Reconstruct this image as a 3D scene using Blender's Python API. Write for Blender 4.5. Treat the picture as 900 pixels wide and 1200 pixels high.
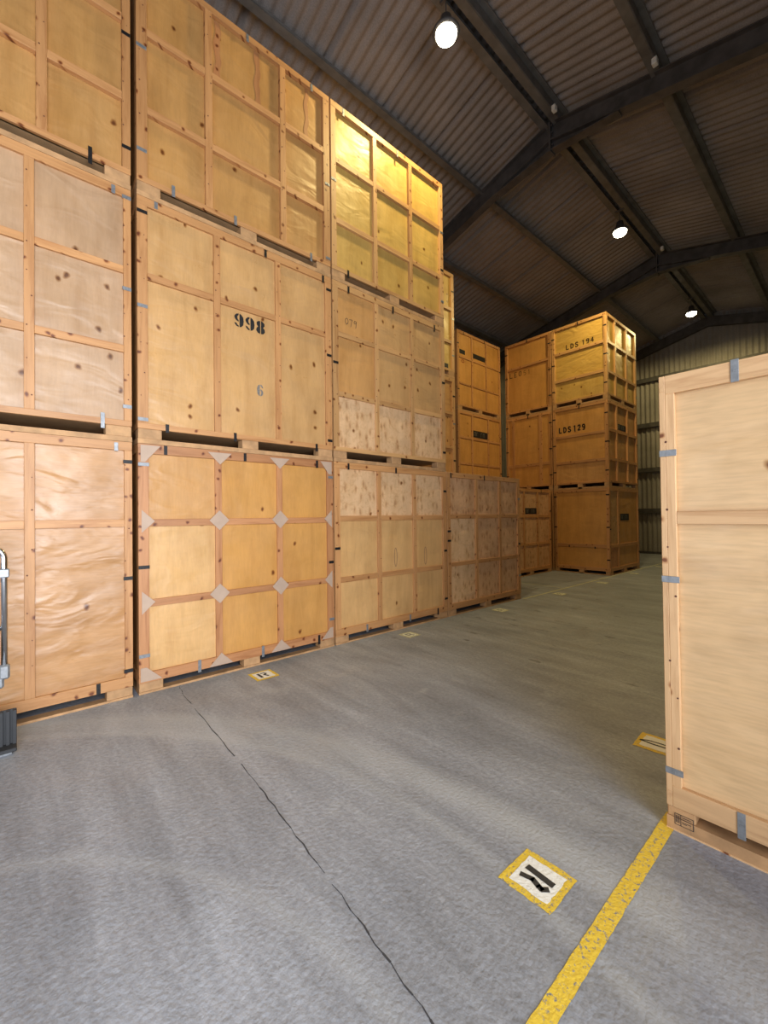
import bpy, bmesh, math, random
from mathutils import Vector, Matrix
random.seed(7)
for o in list(bpy.data.objects): bpy.data.objects.remove(o)
S = bpy.context.scene
C = S.collection

# ------------------------------------------------------------------ camera
YAW, PITCH, ROLL = 0.8499, 0.0117, -0.0118
CAM = Vector((0, 0, 1.5888)); FPX = 495.33
fw = Vector((-math.sin(YAW)*math.cos(PITCH), math.cos(YAW)*math.cos(PITCH), math.sin(PITCH)))
rt = Vector((math.cos(YAW), math.sin(YAW), 0)); up = rt.cross(fw)
r2 = rt*math.cos(ROLL)+up*math.sin(ROLL); u2 = -rt*math.sin(ROLL)+up*math.cos(ROLL)
cd = bpy.data.cameras.new('camera'); cam = bpy.data.objects.new('camera', cd); C.objects.link(cam)
m = Matrix((r2, u2, -fw)).transposed().to_4x4(); m.translation = CAM; cam.matrix_world = m
cd.sensor_fit = 'VERTICAL'; cd.sensor_height = 36; cd.lens = FPX*36/1200; cd.clip_start = .05
S.camera = cam
S.view_settings.view_transform = 'Standard'; S.view_settings.look = 'None'
S.view_settings.gamma = 1; S.view_settings.use_curve_mapping = False
S.view_settings.exposure = 0.0

# ------------------------------------------------------------------ daylight
w = bpy.data.worlds.new('sky'); S.world = w; w.use_nodes = True
w.node_tree.nodes['Background'].inputs[0].default_value = (.75, .85, 1, 1)
w.node_tree.nodes['Background'].inputs[1].default_value = 1.0
def area(name, loc, d, sx, sy, power, col, spread=180):
    l = bpy.data.lights.new(name, 'AREA'); l.shape = 'RECTANGLE'; l.size = sx; l.size_y = sy
    l.energy = power; l.color = col; l.spread = math.radians(spread)
    o = bpy.data.objects.new(name, l); C.objects.link(o); o.location = loc
    o.rotation_euler = Vector(d).to_track_quat('-Z', 'Z').to_euler(); return o
# daylight through the loading door in the right wall and the door behind the camera
area('daylight', (2.28, -.55, 2.3), (-1, 0, 0), 4.3, 4.5, 345, (.91, .95, 1), 118)
area('daylight', (-1.6, -4.88, 1.75), (0, 1, 0), 3.9, 3.4, 95, (.90, .95, 1))
LAMP_POWER = 400; LAMP_COL = (1, .79, .33)

# ------------------------------------------------------------------ node helpers
def mat(name):
    m = bpy.data.materials.new(name); m.use_nodes = True; nt = m.node_tree
    return m, nt, nt.nodes['Principled BSDF']
def N(nt, t, **k):
    n = nt.nodes.new(t)
    for a, b in k.items():
        if a in n.inputs: n.inputs[a].default_value = b
        else: setattr(n, a, b)
    return n
def coords(nt, scale=(1, 1, 1), jitter=True, kind='Object', rot=(0, 0, 0)):
    tc = N(nt, 'ShaderNodeTexCoord'); mp = N(nt, 'ShaderNodeMapping'); mp.inputs['Scale'].default_value = scale
    mp.inputs['Rotation'].default_value = rot
    if jitter:
        oi = N(nt, 'ShaderNodeObjectInfo'); mu = N(nt, 'ShaderNodeMath', operation='MULTIPLY'); mu.inputs[1].default_value = 53
        nt.links.new(oi.outputs['Random'], mu.inputs[0])
        ad = N(nt, 'ShaderNodeVectorMath', operation='ADD')
        nt.links.new(tc.outputs[kind], ad.inputs[0]); nt.links.new(mu.outputs[0], ad.inputs[1])
        nt.links.new(ad.outputs[0], mp.inputs[0])
    else: nt.links.new(tc.outputs[kind], mp.inputs[0])
    return mp.outputs[0]
def noise(nt, v, scale, detail=4, rough=.55, dist=0):
    n = N(nt, 'ShaderNodeTexNoise'); n.inputs['Scale'].default_value = scale; n.inputs['Detail'].default_value = detail
    n.inputs['Roughness'].default_value = rough; n.inputs['Distortion'].default_value = dist
    nt.links.new(v, n.inputs['Vector']); return n.outputs[0]
def ramp(nt, f, stops):
    r = N(nt, 'ShaderNodeValToRGB'); e = r.color_ramp.elements
    while len(e) < len(stops): e.new(.5)
    for i, (p, c) in enumerate(stops):
        e[i].position = p; e[i].color = (*c, 1) if len(c) == 3 else c
    nt.links.new(f, r.inputs[0]); return r.outputs[0]
def mixc(nt, f, a, b, mode='MIX'):
    m = N(nt, 'ShaderNodeMix', data_type='RGBA', blend_type=mode)
    if isinstance(f, (int, float)): m.inputs[0].default_value = f
    else: nt.links.new(f, m.inputs[0])
    for i, x in ((6, a), (7, b)):
        if isinstance(x, tuple): m.inputs[i].default_value = (*x, 1)
        else: nt.links.new(x, m.inputs[i])
    return m.outputs[2]
def bump(nt, p, pairs):
    prev = None
    for h, s, d in pairs:
        b = N(nt, 'ShaderNodeBump'); b.inputs['Strength'].default_value = s; b.inputs['Distance'].default_value = d
        nt.links.new(h, b.inputs['Height'])
        if prev: nt.links.new(prev, b.inputs['Normal'])
        prev = b.outputs[0]
    nt.links.new(prev, p.inputs['Normal'])
def g3(v): return (v, v, v)

def sheet(nt):
    """coordinates in the plane of an upright board: (along, 0, up), shifted per board"""
    v = coords(nt, jitter=False); sp = N(nt, 'ShaderNodeSeparateXYZ'); nt.links.new(v, sp.inputs[0])
    ad = N(nt, 'ShaderNodeMath', operation='ADD'); nt.links.new(sp.outputs[0], ad.inputs[0]); nt.links.new(sp.outputs[1], ad.inputs[1])
    cb = N(nt, 'ShaderNodeCombineXYZ'); nt.links.new(ad.outputs[0], cb.inputs[0]); nt.links.new(sp.outputs[2], cb.inputs[1])
    oi = N(nt, 'ShaderNodeObjectInfo'); mu = N(nt, 'ShaderNodeMath', operation='MULTIPLY'); mu.inputs[1].default_value = 53
    nt.links.new(oi.outputs['Random'], mu.inputs[0])
    a2 = N(nt, 'ShaderNodeVectorMath', operation='ADD'); nt.links.new(cb.outputs[0], a2.inputs[0]); nt.links.new(mu.outputs[0], a2.inputs[1])
    return a2.outputs[0]
def spots(nt, v, sx, sy, r0, r1, dens, dark, mid):
    mk = N(nt, 'ShaderNodeMapping'); mk.inputs['Scale'].default_value = (sx, sy, 1)
    dn = N(nt, 'ShaderNodeTexNoise'); dn.inputs['Scale'].default_value = 9; nt.links.new(v, dn.inputs['Vector'])
    sc = N(nt, 'ShaderNodeVectorMath', operation='SCALE'); sc.inputs['Scale'].default_value = .06; nt.links.new(dn.outputs['Color'], sc.inputs[0])
    ad = N(nt, 'ShaderNodeVectorMath', operation='ADD'); nt.links.new(v, ad.inputs[0]); nt.links.new(sc.outputs[0], ad.inputs[1])
    nt.links.new(ad.outputs[0], mk.inputs[0])
    vo = N(nt, 'ShaderNodeTexVoronoi', voronoi_dimensions='2D'); vo.inputs['Scale'].default_value = 1; nt.links.new(mk.outputs[0], vo.inputs['Vector'])
    k = ramp(nt, vo.outputs['Distance'], [(r0, dark), ((r0+r1)/2, mid), (r1, g3(1))])
    sel = N(nt, 'ShaderNodeSeparateColor'); nt.links.new(vo.outputs['Color'], sel.inputs[0])
    lt = N(nt, 'ShaderNodeMath', operation='LESS_THAN'); lt.inputs[1].default_value = dens; nt.links.new(sel.outputs[0], lt.inputs[0])
    return mixc(nt, lt.outputs[0], g3(1), k)
def ply(name, c, axis='z', knots=.0, burl=0., wrinkle=.5, rough=.42, warp=False):
    """varnished plywood: soft grain along `axis`, brown knots, cockled surface"""
    if name != 'plywood_front': c = tuple(x*y for x, y in zip(c, (.92, .85, .76)))
    m, nt, p = mat(name); v = sheet(nt)
    st = {'z': (3, .45, 1), 'h': (.35, 3.2, 1)}[axis]
    mp = N(nt, 'ShaderNodeMapping'); mp.inputs['Scale'].default_value = st; nt.links.new(v, mp.inputs[0]); vg = mp.outputs[0]
    d = tuple(x*y for x, y in zip(c, (.88, .84, .78))); l = tuple(min(1, x*1.10) for x in c)
    col = ramp(nt, noise(nt, vg, 2.2, 6, .6, .6), [(.3, d), (.52, c), (.75, l)])
    fine = ramp(nt, noise(nt, vg, 22, 3, .6), [(.3, g3(.93 if axis == 'z' else .88)), (.6, g3(1.0))])
    col = mixc(nt, 1, col, fine, 'MULTIPLY')
    blot = ramp(nt, noise(nt, v, 2.3, 3, .5), [(.35, g3(.92)), (.6, g3(1.03))])
    col = mixc(nt, 1, col, blot, 'MULTIPLY')
    if burl:
        col = mixc(nt, burl, col, mixc(nt, 1, col, spots(nt, v, 12, 5, .05, .38, .6, (.50, .36, .25), (.86, .77, .67)), 'MULTIPLY'))
        col = mixc(nt, burl, col, mixc(nt, 1, col, ramp(nt, noise(nt, v, 13, 4, .65, 1.2), [(.35, (.80, .72, .63)), (.5, g3(1.0))]), 'MULTIPLY'))
    if knots:
        col = mixc(nt, 1, col, spots(nt, v, 3.6, 3.0, .030, .10, knots, (.26, .15, .08), (.66, .54, .42)), 'MULTIPLY')
    nt.links.new(col, p.inputs['Base Color'])
    rr = ramp(nt, noise(nt, v, 3.5, 3), [(.3, g3(rough-.1)), (.7, g3(rough+.14))]); nt.links.new(rr, p.inputs['Roughness'])
    ws = N(nt, 'ShaderNodeMapping'); ws.inputs['Scale'].default_value = (1, 1.9, 1); ws.inputs['Rotation'].default_value = (0, 0, .25)
    nt.links.new(v, ws.inputs[0])
    bump(nt, p, [(noise(nt, ws.outputs[0], 2.3, 2, .45, .9), wrinkle, .05), (noise(nt, ws.outputs[0], 9, 2, .4, .6), wrinkle*.5, .01)])
    return m
def pine(name, c, axis, rough=.5):
    m, nt, p = mat(name); v = coords(nt)
    st = {'z': (14, 14, 1), 'y': (14, 1, 14), 'x': (1, 14, 14)}[axis]
    mp = N(nt, 'ShaderNodeMapping'); mp.inputs['Scale'].default_value = st; nt.links.new(v, mp.inputs[0])
    d = tuple(x*y for x, y in zip(c, (.74, .64, .55))); l = tuple(min(1, x*1.15) for x in c)
    col = ramp(nt, noise(nt, mp.outputs[0], 1.6, 5, .62, .5), [(.28, d), (.5, c), (.75, l)])
    col = mixc(nt, 1, col, spots(nt, sheet(nt), 7, 7, .06, .17, .55, (.28, .14, .08), (.78, .66, .55)), 'MULTIPLY')
    oi = N(nt, 'ShaderNodeObjectInfo')
    tone = ramp(nt, oi.outputs['Random'], [(0, (.84, .80, .76)), (1, (1.08, 1.06, 1.04))])
    col = mixc(nt, 1, col, tone, 'MULTIPLY')
    nt.links.new(col, p.inputs['Base Color']); p.inputs['Roughness'].default_value = rough
    bump(nt, p, [(noise(nt, mp.outputs[0], 3, 3), .25, .004)]); return m
def plain(name, c, rough=.6, metal=0, var=.12, sc=9, bmp=0):
    m, nt, p = mat(name); v = coords(nt)
    col = ramp(nt, noise(nt, v, sc, 5), [(.3, tuple(x*(1-var) for x in c)), (.7, tuple(min(1, x*(1+var)) for x in c))])
    nt.links.new(col, p.inputs['Base Color']); p.inputs['Roughness'].default_value = rough; p.inputs['Metallic'].default_value = metal
    if bmp: bump(nt, p, [(noise(nt, v, sc*6, 3), bmp, .004)])
    return m

PLY = {
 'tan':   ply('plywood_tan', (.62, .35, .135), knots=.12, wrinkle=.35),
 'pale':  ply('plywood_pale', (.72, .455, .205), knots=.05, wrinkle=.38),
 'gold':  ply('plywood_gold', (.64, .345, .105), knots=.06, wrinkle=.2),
 'knot':  ply('plywood_knotty', (.62, .385, .175), knots=.4, wrinkle=.4, rough=.36),
 'burl':  ply('plywood_burl', (.82, .57, .35), knots=.15, burl=.7, wrinkle=.35),
 'burlp': ply('plywood_pink_burl', (.72, .455, .27), knots=.3, burl=.75, wrinkle=.3),
 'crate': ply('plywood_front', (.66, .43, .22), axis='h', knots=.22, wrinkle=.3),
 'wavy':  ply('plywood_cockled', (.52, .295, .135), axis='h', knots=.08, wrinkle=.55, rough=.36),
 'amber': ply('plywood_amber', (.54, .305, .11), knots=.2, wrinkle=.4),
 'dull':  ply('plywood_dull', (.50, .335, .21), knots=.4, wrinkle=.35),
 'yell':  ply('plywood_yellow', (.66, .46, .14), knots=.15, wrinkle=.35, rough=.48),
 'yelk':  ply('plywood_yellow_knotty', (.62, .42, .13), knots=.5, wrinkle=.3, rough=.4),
 'osb':   ply('plywood_flamed', (.66, .44, .13), axis='h', knots=.0, wrinkle=.7, rough=.36),
}
PINE = {a: pine('pine_'+a, (.52, .265, .105), a) for a in 'xyz'}
PINEP = {a: pine('pine_pale_'+a, (.57, .325, .135), a) for a in 'xyz'}
PINEF = {a: pine('pine_fresh_'+a, (.66, .42, .22), a) for a in 'xyz'}
M_red = {a: pine('pine_red_'+a, (.46, .215, .09), a) for a in 'xyz'}
M_base = plain('base_timber', (.46, .26, .12), .7, bmp=.2, var=.25)
M_lid = plain('lid_board', (.42, .26, .13), .6)
M_mdf = plain('gusset_board', (.45, .32, .235), .6, var=.06)
M_gal = plain('galvanised_steel', (.25, .26, .275), .42, .45, var=.2, sc=40)
M_blk = plain('black_steel', (.012, .011, .012), .5, .3)
M_ink = plain('black_stencil_ink', (.010, .009, .009), .75, var=.2, sc=60)
M_grey_ink = plain('faded_grey_ink', (.19, .17, .15), .8, var=.35, sc=60)
M_brown_ink = plain('brown_stencil_ink', (.055, .026, .008), .8, var=.35, sc=60)
M_brown_ink2 = plain('faint_brown_ink', (.36, .20, .10), .8)
M_pen = plain('marker_pen', (.035, .03, .03), .7)
M_redink = plain('red_ink', (.32, .03, .02), .7)
M_plate = plain('black_label_card', (.006, .006, .007), .6)
M_print = plain('label_print', (.22, .20, .17), .7)
M_steel = plain('painted_steel', (.075, .070, .070), .6, .1, var=.35, sc=5, bmp=.1)
M_steelr = plain('purlin_steel', (.15, .145, .14), .6, .1, var=.3, sc=4, bmp=.1)
M_rust = plain('rust_red_edge', (.10, .030, .018), .8)
M_chrome = plain('brushed_tube', (.55, .56, .58), .22, 1, var=.08)
M_rubber = plain('black_rubber', (.022, .023, .026), .62)
M_white = plain('white_box', (.75, .75, .72), .5)

def cement(name, c):
    m, nt, p = mat(name); v = coords(nt, jitter=False)
    col = ramp(nt, noise(nt, v, .8, 6, .65), [(.3, tuple(x*.75 for x in c)), (.7, tuple(x*1.2 for x in c))])
    sp = ramp(nt, noise(nt, v, 60, 3, .7), [(.3, g3(.75)), (.6, g3(1.05))])
    nt.links.new(mixc(nt, 1, col, sp, 'MULTIPLY'), p.inputs['Base Color']); p.inputs['Roughness'].default_value = .85
    return m
M_roof = cement('fibre_cement_roof', (.30, .265, .25))
M_wall = cement('wall_cladding', (.28, .26, .24))

def floor_mat():
    m, nt, p = mat('grey_painted_concrete'); v = coords(nt, jitter=False)
    big = ramp(nt, noise(nt, v, .55, 5, .6, .4), [(.3, (.215, .23, .27)), (.7, (.335, .355, .405))])
    vs = coords(nt, (.55, 3.4, 1), False, rot=(0, 0, .55))
    st = ramp(nt, noise(nt, vs, 1.3, 6, .62, .4), [(.3, g3(.74)), (.55, g3(1.0)), (.72, g3(1.24))])
    col = mixc(nt, 1, big, st, 'MULTIPLY')
    sp = ramp(nt, noise(nt, v, 34, 4, .7), [(.28, g3(.72)), (.5, g3(1)), (.74, g3(1.3))])
    col = mixc(nt, .8, col, sp, 'MULTIPLY')
    # worn pale patches
    wp = ramp(nt, noise(nt, v, 2.4, 5, .65, .5), [(.60, g3(0)), (.74, g3(.45))])
    col = mixc(nt, wp, col, (.42, .44, .48))
    # tyre arcs swept round near the crates
    tc = N(nt, 'ShaderNodeTexCoord')
    for cx, cy, rad, wd, a in ((-1.2, -1.6, 3.55, .14, .95), (-1.35, -1.5, 3.15, .07, .8), (-.5, -2.6, 4.6, .16, .7), (-1.0, -1.0, 1.9, .06, .6)):
        sb = N(nt, 'ShaderNodeVectorMath', operation='SUBTRACT'); sb.inputs[1].default_value = (cx, cy, 0); nt.links.new(tc.outputs['Object'], sb.inputs[0])
        ln = N(nt, 'ShaderNodeVectorMath', operation='LENGTH'); nt.links.new(sb.outputs[0], ln.inputs[0])
        d = N(nt, 'ShaderNodeMath', operation='SUBTRACT'); d.inputs[1].default_value = rad; nt.links.new(ln.outputs['Value'], d.inputs[0])
        ab = N(nt, 'ShaderNodeMath', operation='ABSOLUTE'); nt.links.new(d.outputs[0], ab.inputs[0])
        band = ramp(nt, ab.outputs[0], [(0, g3(1)), (wd, g3(0))])
        mu = N(nt, 'ShaderNodeMath', operation='MULTIPLY'); nt.links.new(band, mu.inputs[0]); nt.links.new(noise(nt, v, 1.7, 4), mu.inputs[1])
        m2 = N(nt, 'ShaderNodeMath', operation='MULTIPLY'); nt.links.new(mu.outputs[0], m2.inputs[0]); m2.inputs[1].default_value = a
        col = mixc(nt, m2.outputs[0], col, (.42, .44, .47))
    # black scuffs further down the aisle
    vd = coords(nt, (1, 2.6, 1), False, rot=(0, 0, .5))
    dk = ramp(nt, noise(nt, vd, 2.6, 5, .7), [(.60, g3(0)), (.68, g3(.7))])
    sx = N(nt, 'ShaderNodeSeparateXYZ'); nt.links.new(tc.outputs['Object'], sx.inputs[0])
    ry = N(nt, 'ShaderNodeMapRange'); ry.inputs[1].default_value = 2.2; ry.inputs[2].default_value = 4.5; nt.links.new(sx.outputs['Y'], ry.inputs[0])
    mk = N(nt, 'ShaderNodeMath', operation='MULTIPLY'); nt.links.new(dk, mk.inputs[0]); nt.links.new(ry.outputs[0], mk.inputs[1])
    col = mixc(nt, mk.outputs[0], col, (.055, .052, .05))
    nt.links.new(col, p.inputs['Base Color'])
    nt.links.new(ramp(nt, noise(nt, v, 3, 5), [(.3, g3(.42)), (.7, g3(.68))]), p.inputs['Roughness'])
    bump(nt, p, [(noise(nt, v, 48, 2, .5), .45, .009), (noise(nt, v, 8, 4), .25, .01)])
    return m
M_floor = floor_mat()
def paint(name, c, wear=.62):
    m, nt, p = mat(name); v = coords(nt, jitter=False)
    f = ramp(nt, noise(nt, v, 55, 5, .75), [(wear-.05, g3(0)), (wear+.02, g3(1))])
    nt.links.new(mixc(nt, f, c, (.22, .225, .24)), p.inputs['Base Color']); p.inputs['Roughness'].default_value = .6
    bump(nt, p, [(noise(nt, v, 48, 3, .6), .6, .008)]); return m
M_yel = paint('yellow_floor_paint', (.74, .52, .05), .60)
M_yelo = paint('worn_cream_floor_paint', (.60, .57, .33), .56)
M_wht = paint('white_floor_paint', (.80, .80, .76), .68)
M_blkp = paint('black_floor_paint', (.022, .022, .026), .70)
M_wht2 = paint('worn_white_floor_paint', (.74, .75, .60), .58)
M_groove = plain('joint_filler', (.045, .045, .05), .9)

# ------------------------------------------------------------------ mesh helpers
def link(name, bm, m, parent=None, smooth=False):
    me = bpy.data.meshes.new(name); bmesh.ops.recalc_face_normals(bm, faces=bm.faces)
    if smooth:
        for f in bm.faces: f.smooth = True
    bm.to_mesh(me); bm.free(); o = bpy.data.objects.new(name, me); C.objects.link(o)
    me.materials.append(m)
    if parent: o.parent = parent
    return o
def box(bm, x0, x1, y0, y1, z0, z1, bev=0):
    if x1 < x0: x0, x1 = x1, x0
    if y1 < y0: y0, y1 = y1, y0
    r = bmesh.ops.create_cube(bm, size=1)
    for v in r['verts']:
        v.co = Vector(((x0+x1)/2+v.co.x*(x1-x0), (y0+y1)/2+v.co.y*(y1-y0), (z0+z1)/2+v.co.z*(z1-z0)))
    if bev:
        es = {e for v in r['verts'] for e in v.link_edges}
        bmesh.ops.bevel(bm, geom=list(es), offset=bev, segments=1, affect='EDGES')
def tube(bm, pts, r, seg=12):
    pts = [Vector(p) for p in pts]; rings = []
    for i, p in enumerate(pts):
        t = (pts[min(i+1, len(pts)-1)]-pts[max(i-1, 0)]).normalized()
        a = t.cross(Vector((1, 0, 0)) if abs(t.x) < .9 else Vector((0, 1, 0))).normalized(); b = t.cross(a)
        rings.append([bm.verts.new(p+(a*math.cos(2*math.pi*k/seg)+b*math.sin(2*math.pi*k/seg))*r) for k in range(seg)])
    for q in range(len(rings)-1):
        for k in range(seg): bm.faces.new((rings[q][k], rings[q][(k+1) % seg], rings[q+1][(k+1) % seg], rings[q+1][k]))
    bm.faces.new(rings[0]); bm.faces.new(rings[-1])
def prism(bm, poly, y0, y1, axis='y'):
    """extrude polygon; axis y: poly is (x,z); axis x: poly is (y,z)"""
    f = (lambda a, b, t: Vector((a, t, b))) if axis == 'y' else (lambda a, b, t: Vector((t, a, b)))
    A = [bm.verts.new(f(a, b, y0)) for a, b in poly]; B = [bm.verts.new(f(a, b, y1)) for a, b in poly]
    n = len(poly); bm.faces.new(A); bm.faces.new(B[::-1])
    for i in range(n): bm.faces.new((A[i], A[(i+1) % n], B[(i+1) % n], B[i]))
def tag(o, label, cat, group=None):
    o['label'] = label; o['category'] = cat
    if group: o['group'] = group
    return o
def empty(name, loc, label, cat, group=None):
    o = bpy.data.objects.new(name, None); C.objects.link(o); o.location = loc; o.empty_display_size = .2
    return tag(o, label, cat, group)
def struct(name, bm, m, parent=None, **k):
    o = link(name, bm, m, parent, **k); o['kind'] = 'structure'; return o

# ------------------------------------------------------------------ building shell
XL, XR, YF, YB = -9.3, 2.3, -5.0, 19.15
RX = -3.66
def roofz(x): return 8.93-.25*abs(x-RX)          # underside of the sheets
bm = bmesh.new(); box(bm, XL-.1, XR+.1, YF-.1, YB+.1, -.2, 0); struct('floor', bm, M_floor)

PITCHC = .17
def corr(t):                                      # sheet profile: broad rolls with narrow grooves
    c = math.cos(2*math.pi*t/PITCHC)
    return .034*(abs((1+c)/2)**1.3)
bm = bmesh.new(); SP = 7; n = int((YB-YF)/(PITCHC/8))
xs = [XL-.15, RX, XR+.15]
rows = []
for i in range(n+1):
    y = YF+(YB-YF)*i/n
    g = corr(y)
    k = round(y/PITCHC); near = abs(y-k*PITCHC)
    if k % 7 == 0 and near < PITCHC*.17: g += .07
    rows.append([bm.verts.new((x, y, roofz(x)+g)) for x in xs]+[bm.verts.new((x, y, roofz(x)+.12)) for x in xs])
for i in range(n):
    a, b = rows[i], rows[i+1]
    for j in (0, 1):
        bm.faces.new((a[j], a[j+1], b[j+1], b[j])).smooth = True
        bm.faces.new((a[j+3], b[j+3], b[j+4], a[j+4]))
me_c = struct('ceiling', bm, M_roof)
# cladding walls (vertical corrugation)
def clad(name, p0, p1, zt, inward, z0=0):
    """wall from p0 to p1 in plan; zt(x,y) top; waves along it"""
    p0, p1 = Vector(p0), Vector(p1); L = (p1-p0).length; d = (p1-p0)/L; nrm = Vector(inward)
    bm = bmesh.new(); n = int(L/(PITCHC/6)); prev = None
    for i in range(n+1):
        s = L*i/n; q = p0+d*s; g = .03*math.cos(2*math.pi*s/PITCHC)
        a = q+nrm*g; t = zt(q.x, q.y)
        cur = (bm.verts.new((a.x, a.y, z0)), bm.verts.new((a.x, a.y, t)), bm.verts.new((q.x-nrm.x*.09, q.y-nrm.y*.09, z0)), bm.verts.new((q.x-nrm.x*.09, q.y-nrm.y*.09, t)))
        if prev:
            bm.faces.new((prev[0], cur[0], cur[1], prev[1])).smooth = True
            bm.faces.new((prev[2], prev[3], cur[3], cur[2]))
        prev = cur
    return bm
eave = lambda x, y: roofz(XL)+.02
struct('wall_left', clad('l', (XL, YF), (XL, YB), eave, (1, 0)), M_wall)
# the gable changes slope at the ridge, its top follows the roof
struct('wall_back', clad('b', (XL, YB), (XR, YB), lambda x, y: roofz(x)+.03, (0, -1)), M_wall)
# right wall with loading door opening y -2.7..1.6, z 0..4.65
bm = clad('r', (XR, 1.65), (XR, YB), eave, (-1, 0))
b2 = clad('r', (XR, YF), (XR, -2.75), eave, (-1, 0)); me = bpy.data.meshes.new('t'); b2.to_mesh(me); bm.from_mesh(me)
b3 = clad('r', (XR, -2.75), (XR, 1.65), eave, (-1, 0), 4.65); me = bpy.data.meshes.new('t'); b3.to_mesh(me); bm.from_mesh(me)
struct('wall_right', bm, M_wall)
bm = clad('f', (XL, YF), (-3.6, YF), lambda x, y: roofz(x)+.03, (0, 1))
b2 = clad('f', (.4, YF), (XR, YF), lambda x, y: roofz(x)+.03, (0, 1)); me = bpy.data.meshes.new('t'); b2.to_mesh(me); bm.from_mesh(me)
b3 = clad('f', (-3.6, YF), (.4, YF), lambda x, y: roofz(x)+.03, (0, 1), 3.5); me = bpy.data.meshes.new('t'); b3.to_mesh(me); bm.from_mesh(me)
struct('wall_front', bm, M_wall)
tn = [0]
def trim(bm, m):
    tn[0] += 1; return struct('trim_%d' % tn[0], bm, m)
# door frames
bm = bmesh.new()
box(bm, XR-.08, XR+.08, -2.85, -2.72, 0, 4.75); box(bm, XR-.08, XR+.08, 1.62, 1.75, 0, 4.75); box(bm, XR-.08, XR+.08, -2.85, 1.75, 4.62, 4.75); trim(bm, M_steel)
bm = bmesh.new()
box(bm, -3.7, -3.57, YF-.08, YF+.08, 0, 3.6); box(bm, .37, .5, YF-.08, YF+.08, 0, 3.6); box(bm, -3.7, .5, YF-.08, YF+.08, 3.47, 3.6); trim(bm, M_steel)
# sheeting rails on the end wall, base angle
for z in (7.0, 5.2, 3.42, 1.8):
    bm = bmesh.new(); box(bm, XL+.05, XR-.05, YB-.16, YB-.035, z-.02, z); box(bm, XL+.05, XR-.05, YB-.16, YB-.14, z-.17, z-.02); trim(bm, M_steel)
bm = bmesh.new(); box(bm, XL+.05, XR-.05, YB-.13, YB-.035, .0, .09); trim(bm, M_steel)
# wall columns & portal rafters
def ibeam_rafter(yc, dep=.34, fl=.17):
    """portal: I-section rafters both slopes with an apex haunch, and stanchions"""
    top = lambda x: roofz(x)-.21
    for sgn, xe in ((-1, XL+.1), (1, XR-.1)):
        bm = bmesh.new(); xa, xb = RX, xe
        for (o0, o1, hw) in ((0, -.02, fl/2), (-.02, -dep+.02, .006), (-dep+.02, -dep, fl/2)):
            A = [(xa, top(xa)+o0), (xb, top(xb)+o0), (xb, top(xb)+o1), (xa, top(xa)+o1)]
            prism(bm, A, yc-hw, yc+hw)
        # haunch flare near apex
        xh = RX+sgn*1.15; b0 = top(xh)-dep; bA = top(RX)-dep-.16
        prism(bm, [(RX, top(RX)-dep), (xh, b0), (xh, b0-.012), (RX, bA-.014)], yc-.006, yc+.006)
        prism(bm, [(RX, bA), (xh, b0), (xh, b0-.02), (RX, bA-.02)], yc-fl/2, yc+fl/2)
        # apex end plate & stiffener
        box(bm, RX if sgn > 0 else RX-.018, RX+.018 if sgn > 0 else RX, yc-fl/2-.01, yc+fl/2+.01, bA-.05, top(RX))
        for k in range(4):
            for yy in (-.05, .05):
                z = bA+.06+k*.12; box(bm, RX+sgn*.018, RX+sgn*.045, yc+yy-.014, yc+yy+.014, z, z+.028)
        # eave haunch
        xk = xe-sgn*1.3
        prism(bm, [(xe, top(xe)-dep), (xk, top(xk)-dep), (xe, top(xe)-dep-.3)], yc-.006, yc+.006)
        trim(bm, M_steel)
        bm = bmesh.new(); zt = top(xe)
        box(bm, xe-.15, xe-.13, yc-fl/2, yc+fl/2, 0, zt); box(bm, xe+.13, xe+.15, yc-fl/2, yc+fl/2, 0, zt) if sgn < 0 else box(bm, xe+.06, xe+.08, yc-fl/2, yc+fl/2, 0, zt)
        box(bm, xe-.13, xe+(.13 if sgn < 0 else .06), yc-.006, yc+.006, 0, zt); trim(bm, M_steel)
for yc in (-4.7, 1.35, 7.4, 13.35): 
    if yc == 1.35: continue
    ibeam_rafter(yc)
bm = bmesh.new()
for sgn, xe in ((-1, XL+.1), (1, XR-.1)):
    t = lambda x: roofz(x)-.2
    prism(bm, [(RX, t(RX)), (xe, t(xe)), (xe, t(xe)-.34), (RX, t(RX)-.34)], YB-.2, YB-.05)
trim(bm, M_steel)
# purlins: angle sections running the length
for off in (-4.95, -4.64, -3.24, -1.61, -.16, .16, 1.72, 3.3, 4.9):
    if off == -4.95: continue
    x = RX+off; zt = roofz(x)-.005; d = .20; s = 1 if off < 0 else -1
    bm = bmesh.new()
    # Z-purlin: web, top flange, bottom flange (follows slope only slightly)
    box(bm, x-.01, x+.01, YF+.05, YB-.05, zt-d, zt-.01)
    box(bm, x-.09 if s > 0 else x, x if s > 0 else x+.09, YF+.05, YB-.05, zt-.045, zt-.03)
    box(bm, x if s > 0 else x-.12, x+.12 if s > 0 else x, YF+.05, YB-.05, zt-d-.008, zt-d+.006)
    box(bm, (x+.112 if s > 0 else x-.12), (x+.12 if s > 0 else x-.112), YF+.05, YB-.05, zt-d, zt-d+.03)
    trim(bm, M_steelr)
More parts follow.
